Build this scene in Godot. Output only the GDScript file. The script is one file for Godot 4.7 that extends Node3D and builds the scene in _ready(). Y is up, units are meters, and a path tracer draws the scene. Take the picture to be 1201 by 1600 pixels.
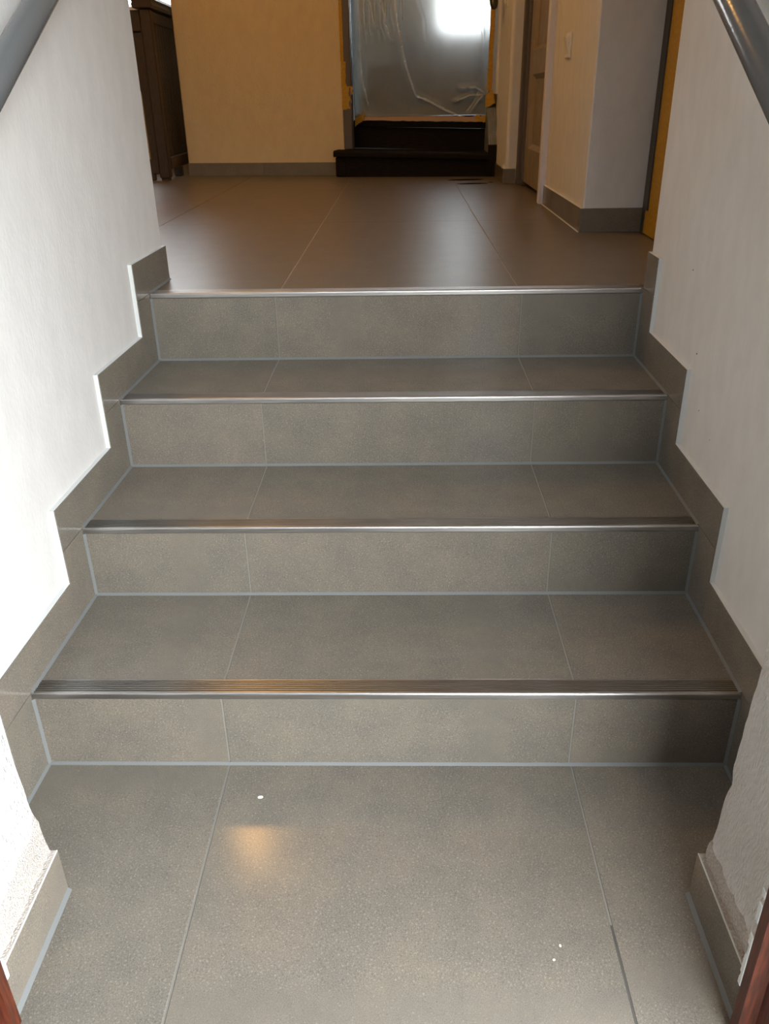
extends Node3D
# A tiled flight of four steps seen from a front doorway, leading up into a hall with a taped-off wooden stair.

const Y := [0.0, 0.1594, 0.3137, 0.4745, 0.6416]      # tread levels
const Z := [0.0, -0.3104, -0.6117, -0.909]            # riser faces
const HY := 0.6416                                    # hall floor
const SK := 0.084                                     # height of the tile skirting
const JA := [-0.301, -0.300, -0.3005, -0.298]         # riser joints, left
const JB := [0.302, 0.300, 0.2993, 0.300]             # riser joints, right
var M := {}
var rng := RandomNumberGenerator.new()
var taken := {}

# ---------------------------------------------------------------- helpers
func numbered(called: String) -> String:
	var k: int = taken.get(called, 0)
	taken[called] = k + 1
	return called if k == 0 else "%s_%03d" % [called, k]

func tag(o: Node, label: String, category := "", group := "", kind := "") -> Node:
	if label: o.set_meta("label", label)
	if category: o.set_meta("category", category)
	if group: o.set_meta("group", group)
	if kind: o.set_meta("kind", kind)
	return o

func base(called: String, label: String, category: String, at := Vector3.ZERO, turn := 0.0, kind := "", group := "") -> Node3D:
	var o := Node3D.new()
	o.name = numbered(called)
	add_child(o)
	o.position = at
	o.rotation.y = turn
	tag(o, label, category, group, kind)
	return o

func put(called: String, mesh: Mesh, mat: Material, parent: Node = null) -> MeshInstance3D:
	var o := MeshInstance3D.new()
	o.mesh = mesh
	o.material_override = mat
	if parent == null:
		o.name = numbered(called)
		add_child(o)
	else:
		o.name = called
		parent.add_child(o, true)
	return o

func tri(st: SurfaceTool, a: Vector3, b: Vector3, c: Vector3, n: Vector3) -> void:
	if (a - c).cross(a - b).dot(n) < 0.0:
		var t := b
		b = c
		c = t
	for p in [a, b, c]:
		st.set_uv(Vector2(p.x + p.z, p.y))
		st.add_vertex(p)

func quad(st: SurfaceTool, a: Vector3, b: Vector3, c: Vector3, d: Vector3, n: Vector3) -> void:
	tri(st, a, b, c, n)
	tri(st, a, c, d, n)

func start() -> SurfaceTool:
	var st := SurfaceTool.new()
	st.begin(Mesh.PRIMITIVE_TRIANGLES)
	st.set_smooth_group(-1)
	return st

func done(st: SurfaceTool) -> ArrayMesh:
	st.generate_normals()
	return st.commit()

func inset(poly: Array, d: float) -> Array:
	var n := poly.size()
	var area := 0.0
	for i in n:
		var p: Vector2 = poly[i]
		area += p.cross(poly[(i + 1) % n])
	var s := 1.0 if area > 0 else -1.0
	var out := []
	for i in n:
		var a: Vector2 = poly[(i + n - 1) % n]
		var b: Vector2 = poly[i]
		var c: Vector2 = poly[(i + 1) % n]
		var e1 := (b - a).normalized()
		var e2 := (c - b).normalized()
		var n1 := Vector2(-e1.y, e1.x) * s
		var n2 := Vector2(-e2.y, e2.x) * s
		var k := (n1 + n2)
		out.append(b + k * (d / maxf(0.3, 1.0 + n1.dot(n2))))
	return out

# a polygon (u, v) drawn out along w, its two ends chamfered by bev
func add_prism(st: SurfaceTool, poly: Array, lo: float, hi: float, U: Vector3, V: Vector3, W: Vector3, bev := 0.0) -> void:
	var n := poly.size()
	var area := 0.0
	for i in n:
		var p: Vector2 = poly[i]
		area += p.cross(poly[(i + 1) % n])
	var s := 1.0 if area > 0 else -1.0
	var rings := [[poly, lo], [poly, hi]]
	if bev > 0.0:
		var small := inset(poly, bev)
		rings = [[small, lo], [poly, lo + bev], [poly, hi - bev], [small, hi]]
	for r in rings.size() - 1:
		for i in n:
			var j := (i + 1) % n
			var a: Vector2 = poly[i]
			var b: Vector2 = poly[j]
			var e := (b - a) * s
			var nn := U * e.y - V * e.x
			var ring: Array = rings[r][0]
			var up: Array = rings[r + 1][0]
			quad(st, U * ring[i].x + V * ring[i].y + W * rings[r][1], U * ring[j].x + V * ring[j].y + W * rings[r][1],
				U * up[j].x + V * up[j].y + W * rings[r + 1][1], U * up[i].x + V * up[i].y + W * rings[r + 1][1], nn)
	var ends := [[rings[0], -1.0], [rings[rings.size() - 1], 1.0]]
	var idx := Geometry2D.triangulate_polygon(PackedVector2Array(poly))
	for e in ends:
		var ring: Array = e[0][0]
		var w: float = e[0][1]
		for k in range(0, idx.size(), 3):
			var q := []
			for m in 3:
				var p: Vector2 = ring[idx[k + m]]
				q.append(U * p.x + V * p.y + W * w)
			tri(st, q[0], q[1], q[2], W * float(e[1]))

func rect(a: float, b: float, c: float, d: float) -> Array:
	return [Vector2(a, c), Vector2(b, c), Vector2(b, d), Vector2(a, d)]

func xprism(zy: Array, x0: float, x1: float, bev := 0.0) -> ArrayMesh:
	var st := start()
	add_prism(st, zy, x0, x1, Vector3.BACK, Vector3.UP, Vector3.RIGHT, bev)
	return done(st)

func yprism(xz: Array, y0: float, y1: float, bev := 0.0) -> ArrayMesh:
	var st := start()
	add_prism(st, xz, y0, y1, Vector3.RIGHT, Vector3.BACK, Vector3.UP, bev)
	return done(st)

func zprism(xy: Array, z0: float, z1: float, bev := 0.0) -> ArrayMesh:
	var st := start()
	add_prism(st, xy, z0, z1, Vector3.RIGHT, Vector3.UP, Vector3.BACK, bev)
	return done(st)

# a box whose twelve edges are all chamfered
func add_box(st: SurfaceTool, lo: Vector3, hi: Vector3, b := 0.0) -> void:
	if b <= 0.0:
		add_prism(st, rect(lo.x, hi.x, lo.y, hi.y), lo.z, hi.z, Vector3.RIGHT, Vector3.UP, Vector3.BACK)
		return
	var xy := [Vector2(lo.x + b, lo.y), Vector2(hi.x - b, lo.y), Vector2(hi.x, lo.y + b), Vector2(hi.x, hi.y - b), Vector2(hi.x - b, hi.y), Vector2(lo.x + b, hi.y), Vector2(lo.x, hi.y - b), Vector2(lo.x, lo.y + b)]
	add_prism(st, xy, lo.z, hi.z, Vector3.RIGHT, Vector3.UP, Vector3.BACK, b * 0.9)

func box(lo: Vector3, hi: Vector3, b := 0.0) -> ArrayMesh:
	var st := start()
	add_box(st, lo, hi, b)
	return done(st)

# a box joined from two four-cornered ends: bottom ring and top ring of four points
func add_hexa(st: SurfaceTool, p: Array) -> void:
	var c := Vector3.ZERO
	for v in p: c += v / 8.0
	for f in [[0, 1, 2, 3], [4, 5, 6, 7], [0, 1, 5, 4], [1, 2, 6, 5], [2, 3, 7, 6], [3, 0, 4, 7]]:
		var mid: Vector3 = (p[f[0]] + p[f[1]] + p[f[2]] + p[f[3]]) / 4.0
		quad(st, p[f[0]], p[f[1]], p[f[2]], p[f[3]], mid - c)

func tube(path: Array, radius, segs := 16, caps := true) -> ArrayMesh:
	var st := SurfaceTool.new()
	st.begin(Mesh.PRIMITIVE_TRIANGLES)
	var rings := []
	var last_u := Vector3.ZERO
	for i in path.size():
		var d: Vector3 = (path[mini(i + 1, path.size() - 1)] - path[maxi(i - 1, 0)]).normalized()
		var u: Vector3 = last_u - d * last_u.dot(d) if i else d.cross(Vector3.UP if absf(d.y) < 0.9 else Vector3.RIGHT)
		u = u.normalized()
		last_u = u
		var v := d.cross(u)
		var ring := []
		var r: float = radius[i] if radius is Array else radius
		for k in segs:
			var a := TAU * k / segs
			ring.append(path[i] + (u * cos(a) + v * sin(a)) * r)
		rings.append(ring)
	st.set_smooth_group(0)
	for i in rings.size() - 1:
		for k in segs:
			var j := (k + 1) % segs
			var mid: Vector3 = (rings[i][k] + rings[i + 1][j]) / 2.0
			quad(st, rings[i][k], rings[i][j], rings[i + 1][j], rings[i + 1][k], mid - (path[i] + path[i + 1]) / 2.0)
	if caps:
		st.set_smooth_group(-1)
		for e in [0, path.size() - 1]:
			var n: Vector3 = path[e] - path[1 if e == 0 else e - 1]
			for k in segs:
				tri(st, path[e], rings[e][k], rings[e][(k + 1) % segs], n)
	return done(st)

# ---------------------------------------------------------------- textures and materials
func noise(freq: float, octaves := 4, kind := FastNoiseLite.TYPE_SIMPLEX_SMOOTH, sd := 1) -> FastNoiseLite:
	var n := FastNoiseLite.new()
	n.noise_type = kind
	n.frequency = freq
	n.fractal_octaves = octaves
	n.seed = sd
	return n

func grey(n: FastNoiseLite, size: int) -> PackedByteArray:
	var im := n.get_seamless_image(size, size, false, false, 0.15, true)
	im.convert(Image.FORMAT_L8)
	return im.get_data()

func make_tile_texture() -> Array:
	var s := 1024
	var cloud := grey(noise(0.006, 5, FastNoiseLite.TYPE_SIMPLEX_SMOOTH, 3), s)
	var mid := grey(noise(0.035, 4, FastNoiseLite.TYPE_SIMPLEX_SMOOTH, 8), s)
	var grain := grey(noise(0.32, 2, FastNoiseLite.TYPE_SIMPLEX, 5), s)
	var dots := grey(noise(0.16, 1, FastNoiseLite.TYPE_SIMPLEX, 11), s)
	var col := PackedByteArray()
	col.resize(s * s * 3)
	var rough := PackedByteArray()
	rough.resize(s * s)
	for i in s * s:
		var c := cloud[i] / 255.0 - 0.5
		var m := mid[i] / 255.0 - 0.5
		var g := grain[i] / 255.0 - 0.5
		var d := dots[i] / 255.0
		var v := 1.0 + c * 0.10 + m * 0.045 + g * 0.24
		if d > 0.86: v += (d - 0.86) * 2.2
		if d < 0.12: v -= (0.12 - d) * 1.4
		v *= 0.80
		col[i * 3] = int(clampf(v * 255.0, 0, 255))
		col[i * 3 + 1] = int(clampf((v - c * 0.015) * 255.0, 0, 255))
		col[i * 3 + 2] = int(clampf((v - c * 0.04) * 255.0, 0, 255))
		rough[i] = int(clampf((0.62 + m * 0.12 + g * 0.2) * 255.0, 0, 255))
	var a := ImageTexture.create_from_image(Image.create_from_data(s, s, false, Image.FORMAT_RGB8, col))
	var b := ImageTexture.create_from_image(Image.create_from_data(s, s, false, Image.FORMAT_L8, rough))
	return [a, b]

func noise_tex(n: FastNoiseLite, size := 512, lo := 0.0, hi := 1.0) -> NoiseTexture2D:
	var t := NoiseTexture2D.new()
	t.width = size
	t.height = size
	t.seamless = true
	t.noise = n
	var g := Gradient.new()
	g.set_color(0, Color(lo, lo, lo))
	g.set_color(1, Color(hi, hi, hi))
	t.color_ramp = g
	return t

func mat(called: String, color: Color, rough := 0.6, metal := 0.0) -> StandardMaterial3D:
	var m := StandardMaterial3D.new()
	m.resource_name = called
	m.albedo_color = color
	m.roughness = rough
	m.metallic = metal
	M[called] = m
	return m

func world_map(m: StandardMaterial3D, scale: Vector3, offset := Vector3.ZERO) -> void:
	m.uv1_triplanar = true
	m.uv1_world_triplanar = true
	m.uv1_triplanar_sharpness = 8.0
	m.uv1_scale = scale
	m.uv1_offset = offset

func make_materials() -> void:
	var tt := make_tile_texture()
	for k in 4:
		var m := mat("tile%d" % k, [Color(0.568, 0.534, 0.484), Color(0.558, 0.527, 0.479), Color(0.578, 0.541, 0.491), Color(0.563, 0.532, 0.484)][k], 0.26)
		m.albedo_texture = tt[0]
		m.roughness_texture = tt[1]
		m.metallic_specular = 0.30
		world_map(m, Vector3.ONE * 1.3, Vector3(0.37, 0.21, 0.53) * k)
	# hall floor: the same tile, the warm hall light put into its browner colour
	for k in 3:
		var m := mat("hall%d" % k, [Color(0.55, 0.50, 0.445), Color(0.558, 0.506, 0.45), Color(0.545, 0.497, 0.442)][k], 0.34)
		m.albedo_texture = tt[0]
		m.metallic_specular = 0.4
		world_map(m, Vector3.ONE * 1.3, Vector3(0.31, 0.27, 0.43) * k)
	mat("grout", Color(0.49, 0.475, 0.445), 0.85)
	mat("floor_grout", Color(0.68, 0.63, 0.56), 0.85)
	mat("silicone", Color(0.43, 0.437, 0.43), 0.65)
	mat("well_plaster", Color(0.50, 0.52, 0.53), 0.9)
	mat("caulk", Color(0.82, 0.83, 0.82), 0.6)
	var steel := mat("steel", Color(0.78, 0.77, 0.76), 0.36, 1.0)
	steel.albedo_texture = noise_tex(noise(0.05, 3, FastNoiseLite.TYPE_SIMPLEX, 21), 256, 0.8, 1.0)
	world_map(steel, Vector3(0.5, 30, 30))
	# wallpapered plaster with a fine vertical grain, and the rougher plaster of the door reveal
	var fine := noise(0.035, 3, FastNoiseLite.TYPE_SIMPLEX, 31)
	var plaster := mat("plaster", Color(0.86, 0.85, 0.835), 0.85)
	plaster.heightmap_enabled = true
	plaster.heightmap_scale = 0.03
	plaster.heightmap_texture = noise_tex(fine, 512)
	plaster.albedo_texture = noise_tex(noise(0.012, 3, FastNoiseLite.TYPE_SIMPLEX, 33), 256, 0.965, 1.0)
	world_map(plaster, Vector3(5.0, 2.2, 5.0))
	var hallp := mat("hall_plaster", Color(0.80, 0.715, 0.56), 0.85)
	hallp.heightmap_enabled = true
	hallp.heightmap_scale = 0.09
	hallp.heightmap_texture = plaster.heightmap_texture
	hallp.albedo_texture = plaster.albedo_texture
	world_map(hallp, Vector3(4.0, 2.2, 4.0))
	var rough := mat("roughcast", Color(0.90, 0.89, 0.88), 0.9)
	rough.heightmap_enabled = true
	rough.heightmap_scale = 0.8
	rough.heightmap_texture = noise_tex(noise(0.03, 3, FastNoiseLite.TYPE_SIMPLEX, 41), 512)
	world_map(rough, Vector3(11.0, 3.6, 11.0))
	var soft: StandardMaterial3D = rough.duplicate()
	soft.resource_name = "roughcast_soft"
	soft.heightmap_scale = 0.35
	M.roughcast_soft = soft
	var bare := mat("bare_plaster", Color(0.80, 0.765, 0.725), 0.95)
	bare.heightmap_enabled = true
	bare.heightmap_scale = 0.25
	bare.heightmap_texture = noise_tex(noise(0.08, 3, FastNoiseLite.TYPE_SIMPLEX, 43), 512)
	bare.albedo_texture = noise_tex(noise(0.05, 4, FastNoiseLite.TYPE_SIMPLEX, 44), 512, 0.82, 1.0)
	world_map(bare, Vector3.ONE * 6.0)
	mat("light_block", Color(0.17, 0.15, 0.13), 0.85)  # dark coat of the added daylight blockers outside the entrance
	mat("ceiling", Color(0.86, 0.85, 0.83), 0.95)
	# woods and paint
	var grain := noise_tex(noise(0.02, 4, FastNoiseLite.TYPE_SIMPLEX, 51), 512, 0.55, 1.0)
	for w in [["red_wood", Color(0.40, 0.175, 0.088), 0.45], ["dark_wood", Color(0.27, 0.205, 0.155), 0.5], ["stair_wood", Color(0.125, 0.095, 0.075), 0.7], ["grey_wood", Color(0.60, 0.615, 0.625), 0.55]]:
		var m := mat(w[0], w[1], w[2])
		m.albedo_texture = grain
		world_map(m, Vector3(14, 1.4, 14))
	M.stair_wood.metallic_specular = 0.25
	M.stair_wood.uv1_scale = Vector3(1.4, 14, 14)
	var dp := mat("door_paint", Color(0.60, 0.545, 0.475), 0.5)
	dp.albedo_texture = noise_tex(noise(0.015, 4, FastNoiseLite.TYPE_SIMPLEX, 55), 256, 0.86, 1.0)
	world_map(dp, Vector3(2, 2, 2))
	mat("frame_paint", Color(0.33, 0.30, 0.285), 0.5)
	mat("dark_frame", Color(0.24, 0.225, 0.215), 0.5)
	mat("white_trim", Color(0.86, 0.84, 0.84), 0.6)
	var rail := mat("rail_paint", Color(0.36, 0.37, 0.375), 0.2)
	rail.heightmap_enabled = true
	rail.heightmap_scale = 0.015
	rail.heightmap_texture = noise_tex(noise(0.03, 2, FastNoiseLite.TYPE_SIMPLEX, 61), 256)
	world_map(rail, Vector3.ONE * 9.0)
	var tape := mat("tape", Color(0.72, 0.55, 0.13), 0.6)
	tape.albedo_texture = noise_tex(noise(0.03, 3, FastNoiseLite.TYPE_SIMPLEX, 71), 256, 0.86, 1.0)
	tape.heightmap_enabled = true
	tape.heightmap_scale = 0.1
	tape.heightmap_texture = noise_tex(noise(0.04, 3, FastNoiseLite.TYPE_SIMPLEX, 72), 256)
	world_map(tape, Vector3.ONE * 6.0)
	mat("pale_tape", Color(0.62, 0.50, 0.40), 0.6)
	var film := mat("film", Color(0.93, 0.965, 0.98, 0.17), 0.28)
	film.refraction_enabled = true
	film.refraction_scale = 0.025
	var cr := mat("crease", Color(0.93, 0.97, 1.0, 0.5), 0.35)
	cr.transparency = BaseMaterial3D.TRANSPARENCY_ALPHA
	cr.backlight_enabled = true
	cr.backlight = Color(0.8, 0.8, 0.8)
	mat("switch_plastic", Color(0.93, 0.91, 0.86), 0.3)
	mat("scuff_and_reflection", Color(0.10, 0.105, 0.105), 0.95).metallic_specular = 0.1  # wall scuffs, and the dark reflection painted on the wet floor spots
	mat("open_joint", Color(0.30, 0.29, 0.27), 0.9)
	mat("paper", Color(0.9, 0.88, 0.83), 0.8)
	mat("olive", Color(0.20, 0.18, 0.09), 0.35)
	var gl := mat("pane", Color(1, 1, 1, 0.05), 0.02)
	gl.transparency = BaseMaterial3D.TRANSPARENCY_ALPHA
	var bulb := mat("lamp_glow", Color(1, 0.9, 0.75), 0.4)
	bulb.emission_enabled = true
	bulb.emission = Color(1.0, 0.78, 0.45)
	bulb.emission_energy_multiplier = 8.0
	mat("brass", Color(0.7, 0.55, 0.3), 0.35, 1.0)

# faces of the skirting in the flight: the walls open slightly towards the front
func xl(z: float) -> float: return -0.627 - z * -0.0 - 0.0258 * z if z > 0.0 else -0.627 + 0.0258 * -z
func xr(z: float) -> float: return 0.5768 + 0.0125 * -z

# ---------------------------------------------------------------- scene
func _ready() -> void:
	rng.seed = 7
	view()
	make_materials()
	shell()
	staircase()
	skirtings()
	entrance()
	hall_back()
	hall_right()
	balustrade()
	handrails()
	small_things()

func view() -> void:
	var cam := Camera3D.new()
	cam.name = "camera"
	cam.position = Vector3(0.013, 1.0596, 1.0938)
	cam.rotation = Vector3(-0.4701, 0.0271, -0.0174)
	cam.fov = rad_to_deg(2.0 * atan(800.0 / 1276.4))
	cam.near = 0.03
	cam.far = 200.0
	add_child(cam)
	cam.current = true
	var env := Environment.new()
	env.background_mode = Environment.BG_SKY
	var sm := ProceduralSkyMaterial.new()
	sm.sky_top_color = Color(0.93, 0.965, 1.0)
	sm.sky_horizon_color = Color(1.0, 0.985, 0.95)
	sm.ground_horizon_color = Color(0.52, 0.52, 0.50)
	sm.ground_bottom_color = Color(0.42, 0.42, 0.40)
	sm.sky_energy_multiplier = 1.0
	env.sky = Sky.new()
	env.sky.sky_material = sm
	env.background_energy_multiplier = 31.0
	env.tonemap_mode = Environment.TONE_MAPPER_LINEAR
	env.tonemap_exposure = 0.58
	env.sdfgi_enabled = true
	env.ssao_enabled = true
	env.ssil_enabled = true
	var we := WorldEnvironment.new()
	we.name = "world"
	we.environment = env
	add_child(we)

func wall(called: String, mesh: Mesh, m: Material, label: String, category := "wall") -> MeshInstance3D:
	var o := put(called, mesh, m)
	tag(o, label, category, "", "structure")
	return o

func shell() -> void:
	# side walls of the flight
	var st := start()
	add_prism(st, [Vector2(xl(0.26) - 0.011, 0.26), Vector2(xl(-1.085) - 0.011, -1.085), Vector2(-0.95, -1.085), Vector2(-0.95, 0.26)], 0.0, 3.05, Vector3.RIGHT, Vector3.BACK, Vector3.UP)
	wall("wall_left", done(st), M.plaster, "white papered wall along the left side of the steps")
	st = start()
	add_prism(st, [Vector2(xr(0.26) + 0.011, 0.26), Vector2(xr(-0.905) + 0.011, -0.905), Vector2(0.95, -0.905), Vector2(0.95, 0.26)], 0.0, 3.05, Vector3.RIGHT, Vector3.BACK, Vector3.UP)
	wall("wall_right", done(st), M.plaster, "white papered wall along the right side of the steps")
	for k in 6:
		var p: Vector2 = [Vector2(-0.239, 0.236), Vector2(-0.235, 0.251), Vector2(-0.503, 0.596), Vector2(-0.44, 0.50), Vector2(-0.36, 0.47), Vector2(-0.60, 0.74)][k]
		var r: float = [0.0022, 0.0014, 0.0016, 0.0009, 0.0008, 0.0012][k]
		var mk := put("scuff_mark", xprism([Vector2(-r, -r * 0.6), Vector2(0, -r), Vector2(r, -r * 0.4), Vector2(r * 0.8, r), Vector2(-r * 0.5, r * 1.2)], -0.0006, 0.0004), M.scuff_and_reflection, get_node("wall_right"))
		mk.position = Vector3(xr(p.x) + 0.011, p.y, p.x)
	# the hall's own walls
	wall("wall_hall_front", box(Vector3(-3.4, 0.0, -1.085), Vector3(-0.951, 3.05, -0.885)), M.hall_plaster, "hall wall behind the left wall of the steps")
	wall("wall_hall_left", box(Vector3(-3.6, 0.0, -5.6), Vector3(-3.401, 3.05, -0.885)), M.hall_plaster, "far left wall of the hall")
	wall("ceiling", box(Vector3(-3.6, 3.051, -6.7), Vector3(1.4, 3.25, 0.5)), M.ceiling, "white ceiling over steps and hall", "ceiling")
	# lower landing
	var fl := base("floor_landing", "taupe tiled landing at the foot of the steps", "floor", Vector3.ZERO, 0.0, "structure")
	put("screed", box(Vector3(-0.95, -0.12, -0.02), Vector3(0.95, -0.0012, 0.60)), M.grout, fl)
	put("tile", box(Vector3(-0.90, -0.0115, 0.0005), Vector3(-0.3025, 0.0, 0.598), 0.0008), M.tile1, fl)
	put("tile", box(Vector3(-0.2995, -0.0115, 0.0005), Vector3(0.304, 0.0, 0.598), 0.0008), M.tile0, fl)
	put("tile", box(Vector3(0.307, -0.0115, 0.0005), Vector3(0.90, 0.0, 0.598), 0.0008), M.tile2, fl)
	put("open_joint", box(Vector3(0.3042, -0.0013, 0.315), Vector3(0.3068, -0.0006, 0.597)), M.open_joint, fl)
	var po := base("floor_porch", "pale paving outside the entrance door", "floor", Vector3.ZERO, 0.0, "structure")
	put("slab", box(Vector3(-4.0, -0.14, 0.601), Vector3(4.0, -0.02, 6.0)), M.grout, po)
	# hall floor
	var hf := base("floor_hall", "brownish tiled floor of the hall above the steps", "floor", Vector3.ZERO, 0.0, "structure")
	put("screed", box(Vector3(-3.4, HY - 0.2, -5.6), Vector3(1.4, HY - 0.0011, Z[3] - 0.040)), M.floor_grout, hf)
	var xs := [-3.3, -2.703, -2.10, -1.498, -0.895, -0.2875, 0.292, 0.90, 1.4]
	var zs := [-0.9455, -2.13, -3.32, -4.51, -5.6]
	for i in xs.size() - 1:
		for j in zs.size() - 1:
			put("tile", box(Vector3(xs[i] + 0.0011, HY - 0.0095, zs[j + 1] + 0.0003), Vector3(xs[i + 1] - 0.0011, HY, zs[j] - 0.0003), 0.0006), M["hall%d" % ((i * 2 + j) % 3)], hf)

func nosing_mesh(x0: float, x1: float, y: float, z: float) -> Array:
	# ribbed top plate
	var pts := []
	var n := 6
	var back := z - 0.0355
	pts.append(Vector2(back, y - 0.006))
	pts.append(Vector2(back, y + 0.0008))
	pts.append(Vector2(back + 0.0030, y + 0.0008))
	var w := (0.0300) / n
	for k in n:
		var s := back + 0.0032 + k * w
		pts.append(Vector2(s, y - 0.0022))
		pts.append(Vector2(s + w * 0.44, y - 0.0022))
		pts.append(Vector2(s + w * 0.52, y + 0.0009))
		pts.append(Vector2(s + w * 0.95, y + 0.0009))
	pts.append(Vector2(z - 0.0015, y - 0.006))
	var plate := xprism(pts, x0, x1)
	# rounded front lip
	var lip := [Vector2(z - 0.0022, y - 0.012), Vector2(z - 0.0022, y + 0.0009)]
	for k in 7:
		var a := PI / 2 * k / 6.0
		lip.append(Vector2(z - 0.0022 + 0.0042 * sin(a), y - 0.0033 + 0.0042 * cos(a)))
	lip.append(Vector2(z + 0.0020, y - 0.0105))
	lip.append(Vector2(z + 0.0008, y - 0.012))
	return [plate, xprism(lip, x0, x1)]

func staircase() -> void:
	var s := base("tiled_staircase", "four taupe tiled steps with ridged metal nosings rising to the hall", "stairs")
	for i in 4:
		var y0: float = Y[i]
		var y1: float = Y[i + 1]
		var z: float = Z[i]
		var a: float = JA[i]
		var b: float = JB[i]
		# core of the step, its surface the grout of the joints
		var back: float = Z[i + 1] if i < 3 else -0.948
		put("step_core", yprism([Vector2(xl(z) - 0.010, z - 0.0012), Vector2(xr(z) + 0.010, z - 0.0012), Vector2(xr(back) + 0.010, back - 0.002), Vector2(xl(back) - 0.010, back - 0.002)], y0 + 0.0, y1 - 0.0125), M.grout, s)
		var k := i * 3
		put("riser_tile", box(Vector3(xl(z) - 0.002, y0 + 0.0015, z - 0.009), Vector3(a - 0.0013, y1 - 0.0125, z), 0.0008), M["tile%d" % (k % 4)], s)
		put("riser_tile", box(Vector3(a + 0.0013, y0 + 0.0015, z - 0.009), Vector3(b - 0.0013, y1 - 0.0125, z), 0.0008), M["tile%d" % ((k + 1) % 4)], s)
		put("riser_tile", box(Vector3(b + 0.0013, y0 + 0.0015, z - 0.009), Vector3(xr(z) + 0.002, y1 - 0.0125, z), 0.0008), M["tile%d" % ((k + 2) % 4)], s)
		if i < 3:
			var zf := z - 0.0372
			var zb: float = Z[i + 1] - 0.001
			var ta := a + 0.0005
			var tb := b + 0.0005
			put("tread_bed", yprism([Vector2(xl(z), z - 0.004), Vector2(xr(z), z - 0.004), Vector2(xr(zb), zb), Vector2(xl(zb), zb)], y1 - 0.0126, y1 - 0.0062), M.grout, s)
			put("tread_grout", yprism([Vector2(xl(zf), zf), Vector2(xr(zf), zf), Vector2(xr(zb), zb), Vector2(xl(zb), zb)], y1 - 0.0063, y1 - 0.0011), M.grout, s)
			put("tread_tile", yprism([Vector2(xl(zf) - 0.002, zf), Vector2(ta - 0.0015, zf), Vector2(ta - 0.0015, zb), Vector2(xl(zb) - 0.002, zb)], y1 - 0.006, y1, 0.0007), M["tile%d" % ((k + 3) % 4)], s)
			put("tread_tile", yprism([Vector2(ta + 0.0015, zf), Vector2(tb - 0.0015, zf), Vector2(tb - 0.0015, zb), Vector2(ta + 0.0015, zb)], y1 - 0.006, y1, 0.0007), M["tile%d" % ((k + 1) % 4)], s)
			put("tread_tile", yprism([Vector2(tb + 0.0015, zf), Vector2(xr(zf) + 0.002, zf), Vector2(xr(zb) + 0.002, zb), Vector2(tb + 0.0015, zb)], y1 - 0.006, y1, 0.0007), M["tile%d" % ((k + 2) % 4)], s)
		var nm := nosing_mesh(xl(z) + 0.001, xr(z) - 0.001, y1, z)
		var nose := put("stair_nosing", nm[0], M.steel, s)
		nose.set_meta("label", "ridged metal nosing")
		put("front_lip", nm[1], M.steel, nose)
		# silicone in the inner corners
		var f := 0.0045
		put("silicone_joint", xprism([Vector2(z - 0.001, y0 - 0.001), Vector2(z + f, y0 - 0.001), Vector2(z + f, y0 + 0.0006), Vector2(z + 0.0006, y0 + f), Vector2(z - 0.001, y0 + f)], xl(z), xr(z)), M.silicone, s)
		for side: int in [-1, 1]:
			var x := xl(z) if side < 0 else xr(z)
			var q := [Vector2(x - side * -0.001, z - 0.001), Vector2(x - side * f, z - 0.001), Vector2(x - side * f, z + 0.0006), Vector2(x - side * 0.0006, z + f), Vector2(x - side * -0.001, z + f)]
			put("silicone_joint", yprism(q, y0, y1 - 0.012), M.silicone, s)
			# along the tread, wall to tile
			var zc: float = z
			var ze: float = (Z[i + 1] if i < 3 else (-1.085 if side < 0 else -0.905))
			var st := start()
			var ax := xl(zc) if side < 0 else xr(zc)
			var bx := xl(ze) if side < 0 else xr(ze)
			var o := float(-side)
			add_hexa(st, [Vector3(ax - o * 0.001, y1 - 0.001, zc), Vector3(ax + o * f, y1 - 0.001, zc), Vector3(ax + o * f, y1 + 0.0006, zc), Vector3(ax - o * 0.001, y1 + f, zc),
				Vector3(bx - o * 0.001, y1 - 0.001, ze), Vector3(bx + o * f, y1 - 0.001, ze), Vector3(bx + o * f, y1 + 0.0006, ze), Vector3(bx - o * 0.001, y1 + f, ze)])
			put("silicone_joint", done(st), M.silicone, s)
	# along the landing, behind the door reveal
	for side: int in [-1, 1]:
		var st := start()
		var o := float(-side)
		var ax := xl(0.0) if side < 0 else xr(0.0)
		var bx := xl(0.26) if side < 0 else xr(0.26)
		add_hexa(st, [Vector3(ax - o * 0.001, -0.001, 0), Vector3(ax + o * 0.0045, -0.001, 0), Vector3(ax + o * 0.0045, 0.0006, 0), Vector3(ax - o * 0.001, 0.0045, 0),
			Vector3(bx - o * 0.001, -0.001, 0.26), Vector3(bx + o * 0.0045, -0.001, 0.26), Vector3(bx + o * 0.0045, 0.0006, 0.26), Vector3(bx - o * 0.001, 0.0045, 0.26)])
		put("silicone_joint", done(st), M.silicone, s)

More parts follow.
